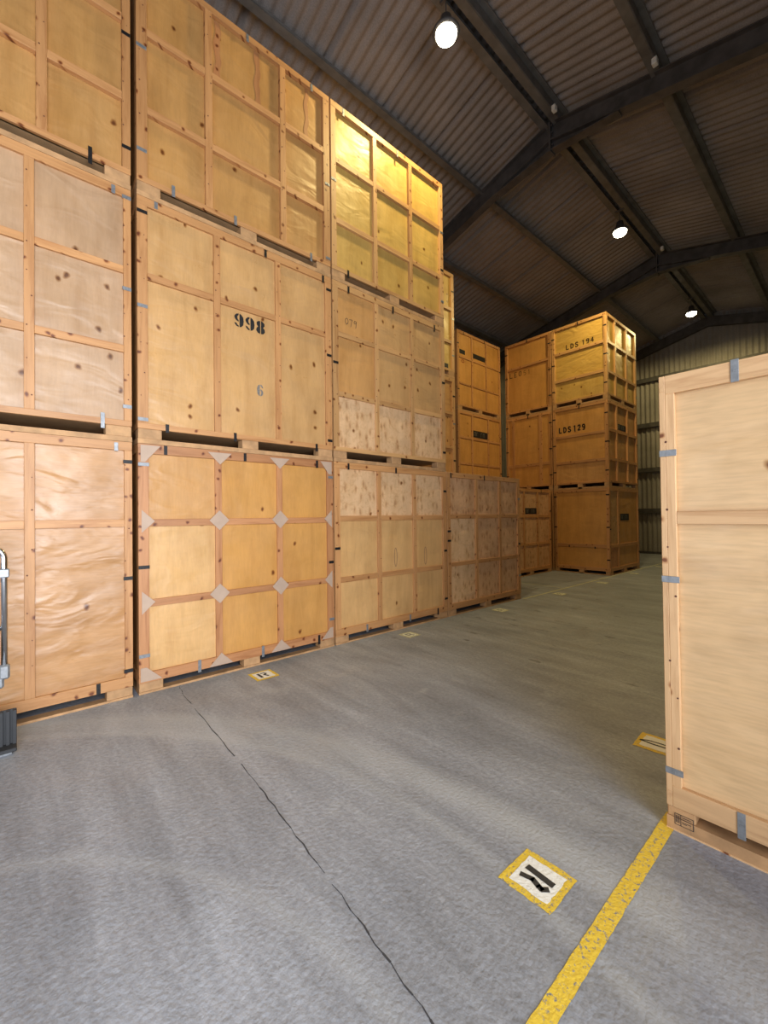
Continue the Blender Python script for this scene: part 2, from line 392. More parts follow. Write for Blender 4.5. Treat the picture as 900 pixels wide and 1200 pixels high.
# floor joint
bm = bmesh.new(); pts = [(-4.34, 1.19), (-4.09, 1.16), (-2.46, 1.10), (-1.48, 1.035), (-.89, .985), (-.2, .90), (2.1, .80)]
for a, b in zip(pts[:-1], pts[1:]):
    n = 14
    for i in range(n):
        t0, t1 = i/n, (i+1)/n; wv = lambda t: .004*math.sin(37*(a[0]+(b[0]-a[0])*t))
        x0, y0 = a[0]+(b[0]-a[0])*t0, a[1]+(b[1]-a[1])*t0+wv(t0); x1, y1 = a[0]+(b[0]-a[0])*t1, a[1]+(b[1]-a[1])*t1+wv(t1)
        h = random.uniform(.0012, .0042)
        if random.random() < .12: continue
        v = [bm.verts.new(q) for q in ((x0, y0-h, .0012), (x1, y1-h, .0012), (x1, y1+h, .0012), (x0, y0+h, .0012))]; bm.faces.new(v)
struct('trim_40', bm, M_groove)

# ------------------------------------------------------------------ crates
H = 2.29
class Face:
    def __init__(s, o, sd, n): s.o = Vector(o); s.s = Vector(sd); s.n = Vector(n); s.ax = 'y' if abs(s.s.y) > .5 else 'x'
    def p(s, a, z, d): return s.o+s.s*a+Vector((0, 0, z))+s.n*d
    def box(s, bm, a0, a1, z0, z1, d0, d1, bev=0):
        p, q = s.p(a0, z0, d0), s.p(a1, z1, d1)
        box(bm, min(p.x, q.x), max(p.x, q.x), min(p.y, q.y), max(p.y, q.y), min(p.z, q.z), max(p.z, q.z), bev)
    def poly(s, bm, pts, d0, d1):
        A = [bm.verts.new(s.p(a, z, d0)) for a, z in pts]; B = [bm.verts.new(s.p(a, z, d1)) for a, z in pts]
        n = len(pts); bm.faces.new(A); bm.faces.new(B[::-1])
        for i in range(n): bm.faces.new((A[i], A[(i+1) % n], B[(i+1) % n], B[i]))

GL = {  # stroke glyphs in a unit box, stencil breaks included
 'L': [[(.12, 1), (.12, .02)], [(.22, .05), (.85, .05)]],
 'D': [[(.12, 1), (.12, 0)], [(.25, .96), (.62, .9), (.85, .65), (.85, .35), (.62, .1), (.25, .04)]],
 'S': [[(.85, .82), (.6, .97), (.3, .95), (.14, .75), (.3, .57), (.7, .45), (.86, .25), (.65, .05), (.3, .04), (.12, .2)]],
 'E': [[(.14, 1), (.14, 0)], [(.24, .96), (.8, .96)], [(.24, .5), (.7, .5)], [(.24, .04), (.8, .04)]],
 'O': [[(.42, .97), (.15, .75), (.15, .25), (.42, .03)], [(.58, .97), (.85, .75), (.85, .25), (.58, .03)]],
 '1': [[(.3, .8), (.55, .97), (.55, 0)]],
 '2': [[(.14, .75), (.3, .95), (.7, .95), (.84, .72), (.6, .42), (.14, .05)], [(.2, .04), (.88, .04)]],
 '9': [[(.84, .6), (.6, .45), (.3, .47), (.14, .7), (.3, .95), (.65, .96), (.85, .75), (.85, .3), (.65, .04), (.25, .06)]],
 '4': [[(.7, 0), (.7, .98), (.1, .3), (.95, .3)]],
 '5': [[(.8, .96), (.2, .96), (.16, .55), (.6, .58), (.85, .35), (.7, .06), (.15, .06)]],
 '0': [[(.5, .98), (.15, .75), (.12, .35), (.4, .02), (.75, .2), (.88, .6), (.7, .92), (.5, .98)]],
 '7': [[(.1, .9), (.85, .98), (.6, .5), (.42, -.15)]],
 '9h': [[(.75, .85), (.4, .98), (.15, .7), (.4, .5), (.78, .7), (.8, .95), (.72, .4), (.62, -.1)]],
}
_9r = [(.54, 1), (.74, .94), (.90, .78), (.95, .5), (.90, .22), (.74, .06), (.54, 0)]
_9a = [(.46, 1), (.26, .95), (.10, .82), (.05, .70), (.10, .57), (.24, .45), (.46, .38), (.46, .51), (.37, .57), (.34, .70), (.37, .82), (.46, .88)]
_9b = [(.06, .30), (.27, .25), (.34, .16), (.46, .12), (.46, 0), (.26, .04), (.10, .16)]
_8r = [(.54, 1), (.76, .95), (.90, .84), (.90, .66), (.76, .53), (.90, .41), (.95, .22), (.80, .05), (.54, 0)]
FAT = {'9': [_9r, _9a, _9b], '8': [_8r, [(1-u, v) for u, v in _8r]], '6': [[(1-u, 1-v) for u, v in q] for q in (_9r, _9a, _9b)]}
def stroke(bm, P, pts, wdt):
    """P maps (u,v) to a point; ribbon along pts"""
    for a, b in zip(pts[:-1], pts[1:]):
        a, b = Vector(a), Vector(b); d = (b-a)
        if d.length < 1e-6: continue
        d.normalize(); n = Vector((-d.y, d.x))*wdt/2; e = d*wdt*.22
        q = [a-e+n, b+e+n, b+e-n, a-e-n]
        bm.faces.new([bm.verts.new(P(v.x, v.y)) for v in q])
def letters(face, txt, a0, z0, cw, ch, m, parent, wd=.03, d=-.022, name='stencil_lettering', gap=1.2, fat=False, slope=0):
    one = {'pen_number': 'pen_digit', 'stencil_number': 'stencil_digit', 'stencil_lettering': 'stencil_letter'}[name]
    for i, c in enumerate(txt):
        bm = bmesh.new()
        def P(u, v, i=i): return face.p(a0+i*cw*gap+u, z0+v+slope*i, .0015-face.rec)
        if fat:
            for pts in FAT[c]: bm.faces.new([bm.verts.new(P(u*cw, v*ch)) for u, v in pts])
        else:
            for pts in GL[c]: stroke(bm, P, [(u*cw, v*ch) for u, v in pts], wd)
        o = link(one, bm, m, parent)
    return o

def crate(x0, y0, tier, label, Dx=1.49, Dy=2.13, faces=(), pine_=None, lid=True, slot=None, base=M_base, skids_red=False, h=H, group=None):
    """timber storage crate; faces: (which, verts, hors, matfn, opts)"""
    pm = pine_ or PINE
    root = empty('storage_crate', (x0, y0, tier*H), label, 'storage crate', group or 'plywood storage crates')
    s0, s1 = slot or ((.02, .10) if tier == 0 else (.045, .138))
    rz = .19
    # pallet base: boards and nine blocks
    for (ya, yb) in ((.0, .1), (Dy/2-.05, Dy/2+.05), (Dy-.1, Dy)):
        pass
    bm = bmesh.new()
    for xa in (.0, Dx/2-.05, Dx-.10): box(bm, xa, xa+.10, 0.0, Dy, 0.001, s0)
    for ya in (.0, Dy-.10): box(bm, .1005, Dx-.1005, ya, ya+.10, 0.001, s0-.001)
    link('base_runner', bm, base, root)
    for ya, yb in ((.003, .20), (.98, 1.16), (Dy-.20, Dy-.003)):
        for xa, xb in ((.003, .12), (Dx/2-.07, Dx/2+.07), (Dx-.12, Dx-.003)):
            bm = bmesh.new(); box(bm, xa, xb, ya, yb, s0, s1, .004); link('base_block', bm, base, root)
    bm = bmesh.new(); box(bm, .028, Dx-.028, .028, Dy-.028, s1, s1+.022); link('floor_board', bm, M_lid, root)
    # lid
    bm = bmesh.new(); box(bm, .026, Dx-.026, .026, Dy-.026, h-.03, h-.004); link('lid', bm, M_lid, root)
    FD = {'+X': Face((Dx, 0, 0), (0, 1, 0), (1, 0, 0)), '-Y': Face((0, 0, 0), (1, 0, 0), (0, -1, 0)),
          '-X': Face((0, Dy, 0), (0, -1, 0), (-1, 0, 0)), '+Y': Face((Dx, Dy, 0), (-1, 0, 0), (0, 1, 0))}
    LEN = {'+X': Dy, '-X': Dy, '-Y': Dx, '+Y': Dx}
    given = {f[0]: f for f in faces}
    for w in FD:
        f = FD[w]; L = LEN[w]
        sp = given.get(w, (w, [.725, 1.41] if L > 2 else [], [1.56, .82], lambda r, c: 'tan', {}))
        _, vs, hs, mf, op = sp
        ha = f.ax; rec = op.get('rec', .026); f.rec = rec; pw = op.get('post', .085); bw = op.get('bw', .065); top = op.get('toprail', .08)
        e = 0.0 if w in ('+X', '-X') else (given['+X'][4].get('rec', .026) if '+X' in given else .026)+.0005      # end faces butt between the long faces
        zb = s1; hz = op.get('railz', rz)
        pmf = op.get('pine', pm)
        detail = w in given
        # frame (posts + rails)
        bm = bmesh.new(); f.box(bm, e, pw, hz, h-top, -rec, 0, .002); link('post', bm, pmf['z'], root)
        bm = bmesh.new(); f.box(bm, L-pw, L-e, hz, h-top, -rec, 0, .002); link('post', bm, pmf['z'], root)
        bm = bmesh.new(); f.box(bm, e, L-e, h-top, h-.001, -rec, 0.0, .002); link('top_rail', bm, pmf[ha], root)
        bm = bmesh.new(); f.box(bm, e, L-e, zb, hz, -rec, 0, .002); link('bottom_rail', bm, pmf[ha], root)
        if not detail:
            bm = bmesh.new(); f.box(bm, e, L-e, zb+.02, h-.06, -.040, -.0265); link('plywood_panel', bm, PLY['tan'], root)
            for s_ in vs:
                bm = bmesh.new(); f.box(bm, s_-bw/2, s_+bw/2, hz, h-top, -rec, -.001); link('batten', bm, pmf['z'], root)
            continue
        # vertical battens run full height, horizontals butt between them
        vx = [pw]+[q for v_ in vs for q in (v_-bw/2, v_+bw/2)]+[L-pw]
        for v_ in vs:
            bm = bmesh.new(); f.box(bm, v_-bw/2, v_+bw/2, hz, h-top, -rec, -.001, .002); link('batten', bm, pmf['z'], root)
        cols = [(vx[i], vx[i+1]) for i in range(0, len(vx), 2)]
        hset = op.get('percol')       # optional per-column lists of horizontals
        cut = [e]+list(vs)+[L-e]
        for ci, (a, b) in enumerate(cols):
            hh = hset[ci] if hset else hs
            zz = [h-.05]+sorted(hh, reverse=True)+[zb+.01]
            for z_ in hh:
                dz = op.get('skew', 0)*(ci-1)
                bm = bmesh.new(); f.box(bm, a+.0005, b-.0005, z_-bw/2+dz, z_+bw/2+dz, -rec, -.002, .002); link('batten', bm, pmf[ha], root)
            for ri in range(len(zz)-1):
                bm = bmesh.new(); f.box(bm, cut[ci]+.001, cut[ci+1]-.001, zz[ri+1]+.001, zz[ri]-.001, -rec-.012, -rec-.0005); link('plywood_panel', bm, PLY[mf(ri, ci)], root)
    root_f = FD
    return root, FD
def clips(root, f, lst, inset=.0):
    """straps: ('h', s0, s1, z) wraps the post, ('v', s, z0, z1) laps a rail; last item picks the metal"""
    for c in lst:
        bm = bmesh.new()
        mtl = M_gal if c[-1] == 'g' else M_blk
        if c[0] == 'h':
            _, a0, a1, z = c[:4]; f.box(bm, a0, a1, z-.016, z+.016, .0005, .004, .001)
            a = (a0+a1)/2; f.box(bm, a-.006, a+.006, z-.006, z+.006, .004, .007)
        else:
            _, a, z0, z1 = c[:4]; f.box(bm, a-.015, a+.015, z0, z1, .0005, .004, .001)
            z = (z0+z1)/2; f.box(bm, a-.006, a+.006, z-.006, z+.006, .004, .007)
        link('metal_clip', bm, mtl, root)
def nails(root, f, L, verts, h=H):
    """nail heads and small knots down the uprights, one mesh"""
    bm = bmesh.new()
    for s in [.042]+list(verts)+[L-.042]:
        z = .3+random.uniform(0, .15)
        while z < h-.12:
            a = s+random.choice((-.015, .015)); r = random.uniform(.004, .007)
            f.poly(bm, [(a+r*math.cos(k*math.pi/3), z+r*math.sin(k*math.pi/3)) for k in range(6)], .0, .0012)
            z += random.uniform(.18, .36)
    o = link('nail_heads', bm, M_rust, root); o['kind'] = 'stuff'
def plate(root, f, a0, a1, z0, z1, marks=True):
    bm = bmesh.new(); b_ = -f.rec; f.box(bm, a0, a1, z0, z1, b_+.001, b_+.006); pl = link('label_plate', bm, M_plate, root); pl['label'] = 'black label plate'
    if marks:
        bm = bmesh.new(); n = 5; wdt = (a1-a0)
        for i in range(n):
            a = a0+wdt*(.08+.15*i); zc = z0+(z1-z0)*.5; r = (z1-z0)*.28; th = .012
            if i == 2: continue
            f.box(bm, a, a+th, zc-r, zc+r, b_+.006, b_+.0068); f.box(bm, a, a+wdt*.10, zc+r-th, zc+r, b_+.006, b_+.0068)
            if i % 2 == 0: f.box(bm, a+wdt*.09, a+wdt*.09+th, zc-r, zc+r, b_+.006, b_+.0068)
        link('label_print', bm, M_print, pl)

V3, H2 = [.725, 1.41], [1.56, .82]
XF = -4.355-1.49
YA, YBc, YC, YD = -1.29, .857, 3.01, 5.155
def K(s): return lambda r, c: s
STD_R = lambda L: [('h', L-.085, L-.0, 1.10, 'b'), ('h', L-.085, L, 2.09, 'b'), ('h', L-.085, L, .30, 'b')]
# --- column A (cut by the left edge of the picture)
r, F = crate(XF, YA, 0, 'plywood crate at bottom left behind the steel trolley handle', Dy=2.10, faces=[
    ('+X', [.70, 1.39], [1.56], lambda r, c: 'wavy', {'post': .06, 'pine': PINE})], pine_=PINE)
f = F['+X']; clips(r, f, [('h', 2.03, 2.10, 2.11, 'b'), ('h', 2.03, 2.10, 1.067, 'b'), ('h', 2.03, 2.10, .245, 'b'), ('v', 1.977, 2.20, 2.275, 'g'), ('v', 1.84, .10, .19, 'b')]); nails(r, f, 2.10, [1.39])
r, F = crate(XF, YA, 1, 'greyish-tan plywood crate, middle of the leftmost stack', Dy=2.10, faces=[
    ('+X', [.70, 1.39], [1.55, .835], K('dull'), {'post': .06})])
f = F['+X']; clips(r, f, [('h', 2.03, 2.10, 1.38, 'g'), ('h', 2.03, 2.10, .316, 'g'), ('v', 1.878, .10, .235, 'g'), ('v', 1.964, 2.20, 2.275, 'g'), ('h', 2.03, 2.10, 2.21, 'g')]); nails(r, f, 2.10, [1.39])
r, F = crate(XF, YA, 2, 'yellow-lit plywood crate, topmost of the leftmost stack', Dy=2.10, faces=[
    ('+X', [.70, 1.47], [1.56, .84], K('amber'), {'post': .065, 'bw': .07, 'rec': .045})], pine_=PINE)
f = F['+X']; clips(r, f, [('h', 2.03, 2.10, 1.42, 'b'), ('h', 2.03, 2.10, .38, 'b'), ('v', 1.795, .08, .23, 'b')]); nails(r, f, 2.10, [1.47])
# --- column B
bm_mats = [['tan', 'gold', 'gold'], ['pale', 'gold', 'gold'], ['pale', 'gold', 'gold']]
r, F = crate(XF, YBc, 0, 'ground-level crate with pale diamond gussets over its batten joints', faces=[
    ('+X', V3, H2, lambda r, c: ['gold2', 'gold', 'gold'][0] if False else bm_mats[r][c], {'pine': M_red, 'post': .085, 'toprail': .09})])
f = F['+X']
def gus(pts, root=r, f=f):
    bm = bmesh.new(); f.poly(bm, pts, .0005, .006); link('gusset', bm, M_mdf, root)
for z in (1.575, .83):
    for a in (.73, 1.41): gus([(a-.1, z), (a, z-.1), (a+.1, z), (a, z+.1)])
    gus([(.025, z-.105), (.135, z), (.025, z+.105)]); gus([(2.105, z-.105), (2.105, z+.105), (2.0, z)])
for a in (.74, 1.41):
    gus([(a-.12, 2.265), (a, 2.145), (a+.12, 2.265)]); gus([(a-.12, .105), (a+.12, .105), (a, .225)])
gus([(.02, 2.275), (.02, 2.12), (.055, 2.12), (.185, 2.275)]); gus([(2.11, 2.275), (1.95, 2.275), (2.07, 2.12), (2.11, 2.12)])
gus([(.012, .115), (.19, .115), (.06, .24), (.012, .24)]); gus([(2.11, .115), (2.11, .24), (2.07, .24), (1.95, .115)])
clips(r, f, [('h', 0, .09, 2.098, 'g'), ('h', 0, .09, 1.154, 'b'), ('h', 0, .09, .346, 'g'), ('v', .23, 2.20, 2.285, 'b'), ('v', 1.006, 2.20, 2.285, 'b'), ('v', 1.902, 2.19, 2.28, 'b'),
             ('h', 2.06, 2.13, 2.086, 'g'), ('h', 2.06, 2.13, 1.04, 'b'), ('h', 2.06, 2.13, .34, 'g'), ('v', .527, .08, .20, 'g'), ('v', 1.193, .08, .20, 'g'), ('v', 1.909, .07, .18, 'b')])
r, F = crate(XF, YBc, 1, 'plywood crate stencilled 998, middle tier above the gusseted crate', faces=[
    ('+X', V3, [1.56], K('knot'), {})])
f = F['+X']
letters(f, '998', .905, 1.345, .115, .145, M_ink, r, fat=True, gap=1.06, slope=-.004, name='stencil_number')
o = letters(f, '6', 1.155, .645, .08, .13, M_grey_ink, r, fat=True, name='stencil_number'); o['label'] = 'faded grey stencil number'
clips(r, f, [('h', 0, .085, 2.145, 'b'), ('h', 0, .085, 1.269, 'g'), ('h', 0, .085, .222, 'g'), ('v', .159, 2.22, 2.285, 'g'), ('v', 1.259, 2.20, 2.285, 'b'), ('v', 2.015, 2.19, 2.28, 'b'),
             ('h', 2.06, 2.13, 2.128, 'b'), ('h', 2.06, 2.13, 1.31, 'b'), ('h', 2.06, 2.13, .25, 'b'), ('v', .246, .12, .2, 'b'), ('v', .902, .11, .2, 'b'), ('v', 1.9, .1, .19, 'b')]); nails(r, f, 2.13, V3)
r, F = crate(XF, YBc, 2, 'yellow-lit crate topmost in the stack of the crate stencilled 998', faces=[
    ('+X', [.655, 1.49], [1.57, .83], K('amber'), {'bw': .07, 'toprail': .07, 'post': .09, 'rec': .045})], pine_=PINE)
f = F['+X']
clips(r, f, [('h', 0, .085, 1.40, 'g'), ('h', 0, .085, .43, 'g'), ('v', .312, .12, .23, 'g'), ('v', .922, .12, .22, 'g'), ('v', 1.072, 2.2, 2.285, 'g'), ('v', 1.878, 2.19, 2.28, 'g'), ('h', 2.06, 2.13, 1.164, 'g'), ('h', 2.06, 2.13, .233, 'g'), ('v', 1.85, .1, .2, 'g')]); nails(r, f, 2.13, [.66, 1.49])
for a0, a1 in ((.73, .79), (1.17, 1.23), (1.80, 1.85)):
    bm = bmesh.new(); n = 14; L_ = []; R_ = []
    for i in range(n+1):
        z = 1.605+(2.21-1.605)*i/n; wv = .012*math.sin(i*.9+a0*5); L_.append((a0+wv, z)); R_.append((a1+wv*.6+.006*math.sin(i*1.7), z))
    f.poly(bm, L_+R_[::-1], -f.rec, .004-f.rec); o = link('repair_strip', bm, M_red['z'], r); o['label'] = 'brown vertical strip stained across the top panel'
# --- column C
r, F = crate(XF, YC, 0, 'ground-level crate with mottled top panels, right of the gusseted crate', faces=[
    ('+X', [.74, 1.42], [1.575, .80], lambda r, c: 'burl' if r == 0 else ('pale' if c == 0 or r == 2 else 'burl2' if False else 'pale'), {'pine': PINE})])
f = F['+X']; clips(r, f, [('h', 0, .08, 1.2, 'b'), ('h', 2.06, 2.13, 1.05, 'b'), ('h', 2.06, 2.13, .3, 'b'), ('h', 2.06, 2.13, 1.98, 'b'), ('v', .22, 2.2, 2.28, 'b'), ('v', 1.05, 2.2, 2.28, 'b'), ('v', .5, .08, .18, 'g'), ('v', 1.3, .08, .18, 'g'), ('v', 1.9, .08, .18, 'b')]); nails(r, f, 2.13, [.74, 1.42])
for a, z in ((1.05, 1.02), (1.66, 1.0)):
    bm = bmesh.new()
    stroke(bm, lambda u, v: f.p(u, v, .001-f.rec), [(a+.025*math.sin(t*math.pi/8), z+.13*math.cos(t*math.pi/8)) for t in range(17)], .010)
    o = link('oval_mark', bm, M_brown_ink2, r); o['label'] = 'thin brown oval mark'
r, F = crate(XF, YC, 1, 'crate with 079 handwritten in pen, middle tier under the brightest crate', faces=[
    ('+X', V3, [1.63, .865], lambda r, c: 'burl' if r == 2 else 'knot' if c else 'tan', {})], pine_=PINEP)
f = F['+X']; letters(f, ['0', '7', '9h'], .205, 1.79, .062, .085, M_pen, r, wd=.0065, gap=1.12, name='pen_number')
clips(r, f, [('h', 0, .08, 1.25, 'b'), ('h', 2.06, 2.13, 1.4, 'b'), ('h', 2.06, 2.13, .3, 'b'), ('v', .25, 2.19, 2.28, 'b'), ('v', 1.03, 2.17, 2.27, 'b'), ('v', 1.9, 2.16, 2.26, 'b')]); nails(r, f, 2.13, V3)
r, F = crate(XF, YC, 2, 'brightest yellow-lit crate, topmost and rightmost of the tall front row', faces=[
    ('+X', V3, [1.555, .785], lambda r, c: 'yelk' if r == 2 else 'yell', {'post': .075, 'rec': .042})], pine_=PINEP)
f = F['+X']; clips(r, f, [('h', 0, .08, 1.28, 'g'), ('v', .20, 2.18, 2.28, 'g'), ('v', 1.15, 2.18, 2.28, 'g'), ('v', .25, .1, .2, 'b'), ('h', 2.06, 2.13, 1.5, 'g'), ('h', 2.06, 2.13, .4, 'g'), ('h', 2.06, 2.13, .9, 'b')]); nails(r, f, 2.13, V3)
# --- D, lone crate on the ground
r, F = crate(XF, YD, 0, 'ground-level crate at the right end of the front row, nothing stacked on it', faces=[
    ('+X', [.77, 1.47], [1.58, .815], lambda r, c: 'burlp' if (c > 0 or r == 0) else 'burl', {'pine': PINE}),
    ('+Y', [], H2, K('tan'), {})])
f = F['+X']; clips(r, f, [('h', 0, .085, 1.35, 'b'), ('h', 0, .085, 1.2, 'b'), ('h', 2.06, 2.13, 1.9, 'g'), ('h', 2.06, 2.13, 1.05, 'b'), ('h', 2.06, 2.13, .45, 'g'), ('v', .1, 2.2, 2.28, 'b'), ('v', 1.0, 2.2, 2.28, 'b')]); nails(r, f, 2.13, [.77, 1.47])
# --- second row behind C/D: stack S
XS = -5.86-1.49
for t, lab, vv, hh in ((0, 'ground-level crate hidden behind the lone front-row crate', V3, H2), (1, 'narrow-showing pale crate behind the front row, under one with a black label', V3, [1.525, .79]), (2, 'narrow-showing crate behind the front row, with black label low on its corner', V3, [1.5, .78])):
    r, F = crate(XS, 5.12, t, lab, faces=[('+X', vv, hh, K('yell' if t == 2 else 'tan'), {'rec': .04})], pine_=PINEP)
    f = F['+X']
    if t == 2: plate(r, f, 1.78, 1.96, .20, .30, False)
    clips(r, f, [('h', 2.05, 2.13, .5, 'g' if t == 2 else 'b'), ('h', 2.05, 2.13, 1.3, 'g'), ('h', 2.05, 2.13, 1.9, 'b')])
# --- E, ground level behind the aisle end
r, F = crate(XS, 9.30, 0, 'ground-level crate with black label, seen between lone crate and corner stack', faces=[('+X', V3, H2, K('burlp'), {})], pine_=PINE)
f = F['+X']; plate(r, f, .80, 1.37, 1.62, 1.78); clips(r, f, [('h', 2.05, 2.13, .9, 'b'), ('h', 2.05, 2.13, 1.7, 'b'), ('v', 1.6, 2.2, 2.28, 'b')])
# --- third row: stack K against the left wall
XK = -7.5-1.49
r, F = crate(XK, 9.40, 0, 'ground-level crate of the back left stack, hidden by nearer crates', faces=[('+X', V3, H2, K('gold'), {})])
r, F = crate(XK, 9.40, 1, 'orange-brown crate with one wide black label, lower visible one against the wall', faces=[('+X', [.66, 1.46], [1.545, .80], K('gold'), {})], pine_=PINE)
f = F['+X']; plate(r, f, .71, 1.42, 1.60, 1.80); clips(r, f, [('h', 2.05, 2.13, 1.7, 'b'), ('h', 2.05, 2.13, .6, 'b')])
r, F = crate(XK, 9.40, 2, 'orange-brown crate with two black labels, topmost against the left wall', faces=[('+X', [.69, 1.39], [1.54, .79], K('gold'), {'bw': .05})], pine_=PINE)
f = F['+X']; plate(r, f, .13, .38, 1.64, 1.76, False); plate(r, f, .76, 1.35, 1.64, 1.78, False)
bm = bmesh.new(); stroke(bm, lambda u, v: f.p(u, v, .001-f.rec), [(.28+.06*math.cos(t*math.pi/6), 1.44+.04*math.sin(t*math.pi/6)) for t in range(13)], .02); link('red_mark', bm, M_redink, r)
clips(r, f, [('v', .3, 2.19, 2.28, 'b'), ('v', 1.3, 2.19, 2.28, 'b'), ('h', 0, .08, 1.9, 'b'), ('h', 0, .08, .6, 'b'), ('h', 2.05, 2.13, 1.5, 'b')])
# --- corner stacks
YL = 11.6; XE0 = -7.37; XD0 = -5.85
FR = lambda L, tier: [('h', 0, .085, .5, 'b'), ('h', 0, .085, 1.25, 'b'), ('h', 0, .085, 2.0, 'b'), ('h', L-.085, L, .45, 'b'), ('h', L-.085, L, 1.2, 'b'), ('h', L-.085, L, 1.95, 'b'), ('v', L*.5, 2.19, 2.28, 'b')]
r, F = crate(XE0, YL, 0, 'ground-level crate hidden behind the labelled crate near the corner stack', faces=[('-Y', [], H2, K('gold'), {})])
r, F = crate(XE0, YL, 1, 'crate with two tall upright battens below the one stencilled LEO51', faces=[('-Y', [.25, 1.14], [.80], K('gold'), {'bw': .09})])
clips(r, F['-Y'], FR(1.49, 1))
r, F = crate(XE0, YL, 2, 'crate stencilled LEO51, topmost beside the one stencilled LDS194', faces=[('-Y', [], [1.515], K('gold'), {'bw': .065, 'rec': .045})])
f = F['-Y']; letters(f, 'LEO', .13, 1.26, .105, .15, M_brown_ink, r, wd=.022, gap=1.45); letters(f, '51', .60, 1.25, .095, .14, M_brown_ink, r, wd=.012, gap=1.4)
clips(r, f, FR(1.49, 2))
r, F = crate(XD0, YL, 0, 'largest-panelled crate at the foot of the corner stack, black label on side', faces=[
    ('-Y', [], [.755], K('gold'), {'bw': .09}), ('+X', [.62], [.75], lambda r, c: 'knot' if c == 0 and r == 0 else 'gold', {'bw': .09})], pine_=PINE)
f = F['+X']; plate(r, f, .78, 1.40, 1.42, 1.60)
bm = bmesh.new(); f.box(bm, .09, .50, .19, .70, -.026, -.018); o = link('patch_board', bm, M_red['z'], r); o['label'] = 'dark brown patch board'
clips(r, f, [('h', 0, .08, 1.2, 'b'), ('h', 2.05, 2.13, 1.7, 'b'), ('h', 2.05, 2.13, .5, 'b')])
f = F['-Y']; clips(r, f, [('v', .42, .70, .755, 'b'), ('v', 1.11, .68, .735, 'b'), ('h', 0, .085, 1.25, 'b'), ('h', 0, .085, 2.1, 'b'), ('h', 1.405, 1.49, 1.25, 'b'), ('h', 1.405, 1.49, .4, 'b'), ('h', 1.405, 1.49, 2.1, 'b')])
r, F = crate(XD0, YL, 1, 'crate stencilled LDS129, middle of the corner stack', faces=[
    ('-Y', [], [1.47, .745], lambda r, c: 'tan' if r == 2 else 'gold', {'bw': .075, 'rec': .035}), ('+X', [.62, 1.40], [1.52, .75], K('tan'), {'bw': .075, 'rec': .045})], pine_=PINE)
letters(F['-Y'], 'LDS', .165, 1.60, .085, .15, M_ink, r, wd=.034, gap=1.5); letters(F['-Y'], '129', .565, 1.605, .085, .15, M_ink, r, wd=.034, gap=1.42)
plate(r, F['+X'], .70, 1.34, 1.60, 1.76); clips(r, F['-Y'], FR(1.49, 1)); clips(r, F['+X'], [('h', 2.05, 2.13, 1.3, 'b'), ('h', 2.05, 2.13, .3, 'b'), ('h', 0, .08, 1.2, 'b')])
r, F = crate(XD0, YL, 2, 'crate stencilled LDS194 with rippled panels, topmost of the corner stack', faces=[
    ('-Y', [], [1.545, .775], lambda r, c: 'osb' if r < 2 else 'yelk', {'bw': .075, 'rec': .045}), ('+X', [.60, 1.40], [1.55, .76], K('yell'), {'bw': .075, 'rec': .045})], pine_=PINEP)
letters(F['-Y'], 'LDS', .40, 1.62, .09, .13, M_brown_ink, r, wd=.028, gap=1.4); letters(F['-Y'], '194', .83, 1.63, .09, .12, M_brown_ink, r, wd=.026, gap=1.3)
clips(r, F['-Y'], FR(1.49, 2)); clips(r, F['+X'], [('h', 2.05, 2.13, 1.5, 'b'), ('h', 2.05, 2.13, .4, 'g'), ('h', 0, .08, 1.2, 'b')])
# --- near crate on the right
r, F = crate(-.69, 2.495, 0, 'large pale crate standing alone at the right edge on the yellow line', faces=[
    ('-Y', [], [1.567], K('crate'), {'post': .066, 'toprail': .095, 'bw': .063, 'railz': .22, 'pine': PINEF}), ('-X', V3, H2, K('tan'), {'post': .07})], pine_=PINEF, slot=(.065, .115))
f = F['-Y']
clips(r, f, [('h', -.002, .072, 1.895, 'g'), ('h', -.002, .075, 1.257, 'g'), ('h', -.002, .075, .293, 'g'), ('v', .305, 2.19, 2.295, 'g'), ('v', .295, .10, .22, 'g'), ('v', 1.15, 2.19, 2.295, 'g'), ('v', 1.15, .10, .22, 'g')]); nails(r, f, 1.49, [])
bm = bmesh.new(); P = lambda u, v: f.p(u, v, .0012)
stroke(bm, P, [(.035, .088), (.112, .088), (.112, .035), (.035, .035), (.035, .088)], .003); stroke(bm, P, [(.06, .088), (.06, .035)], .003)
for z in (.078, .068, .056): stroke(bm, P, [(.066, z), (.102, z)], .003)
for z in (.05,): stroke(bm, P, [(.066, z), (.085, z)], .003)
for a in (.041, .047, .053): stroke(bm, P, [(a, .08), (a, .045)], .003)
link('treatment_stamp', bm, M_pen, r)
bm = bmesh.new(); f.box(bm, -.001, 1.491, -.0, .008, -.02, .003); link('splintered_edge', bm, PINEF['x'], r)

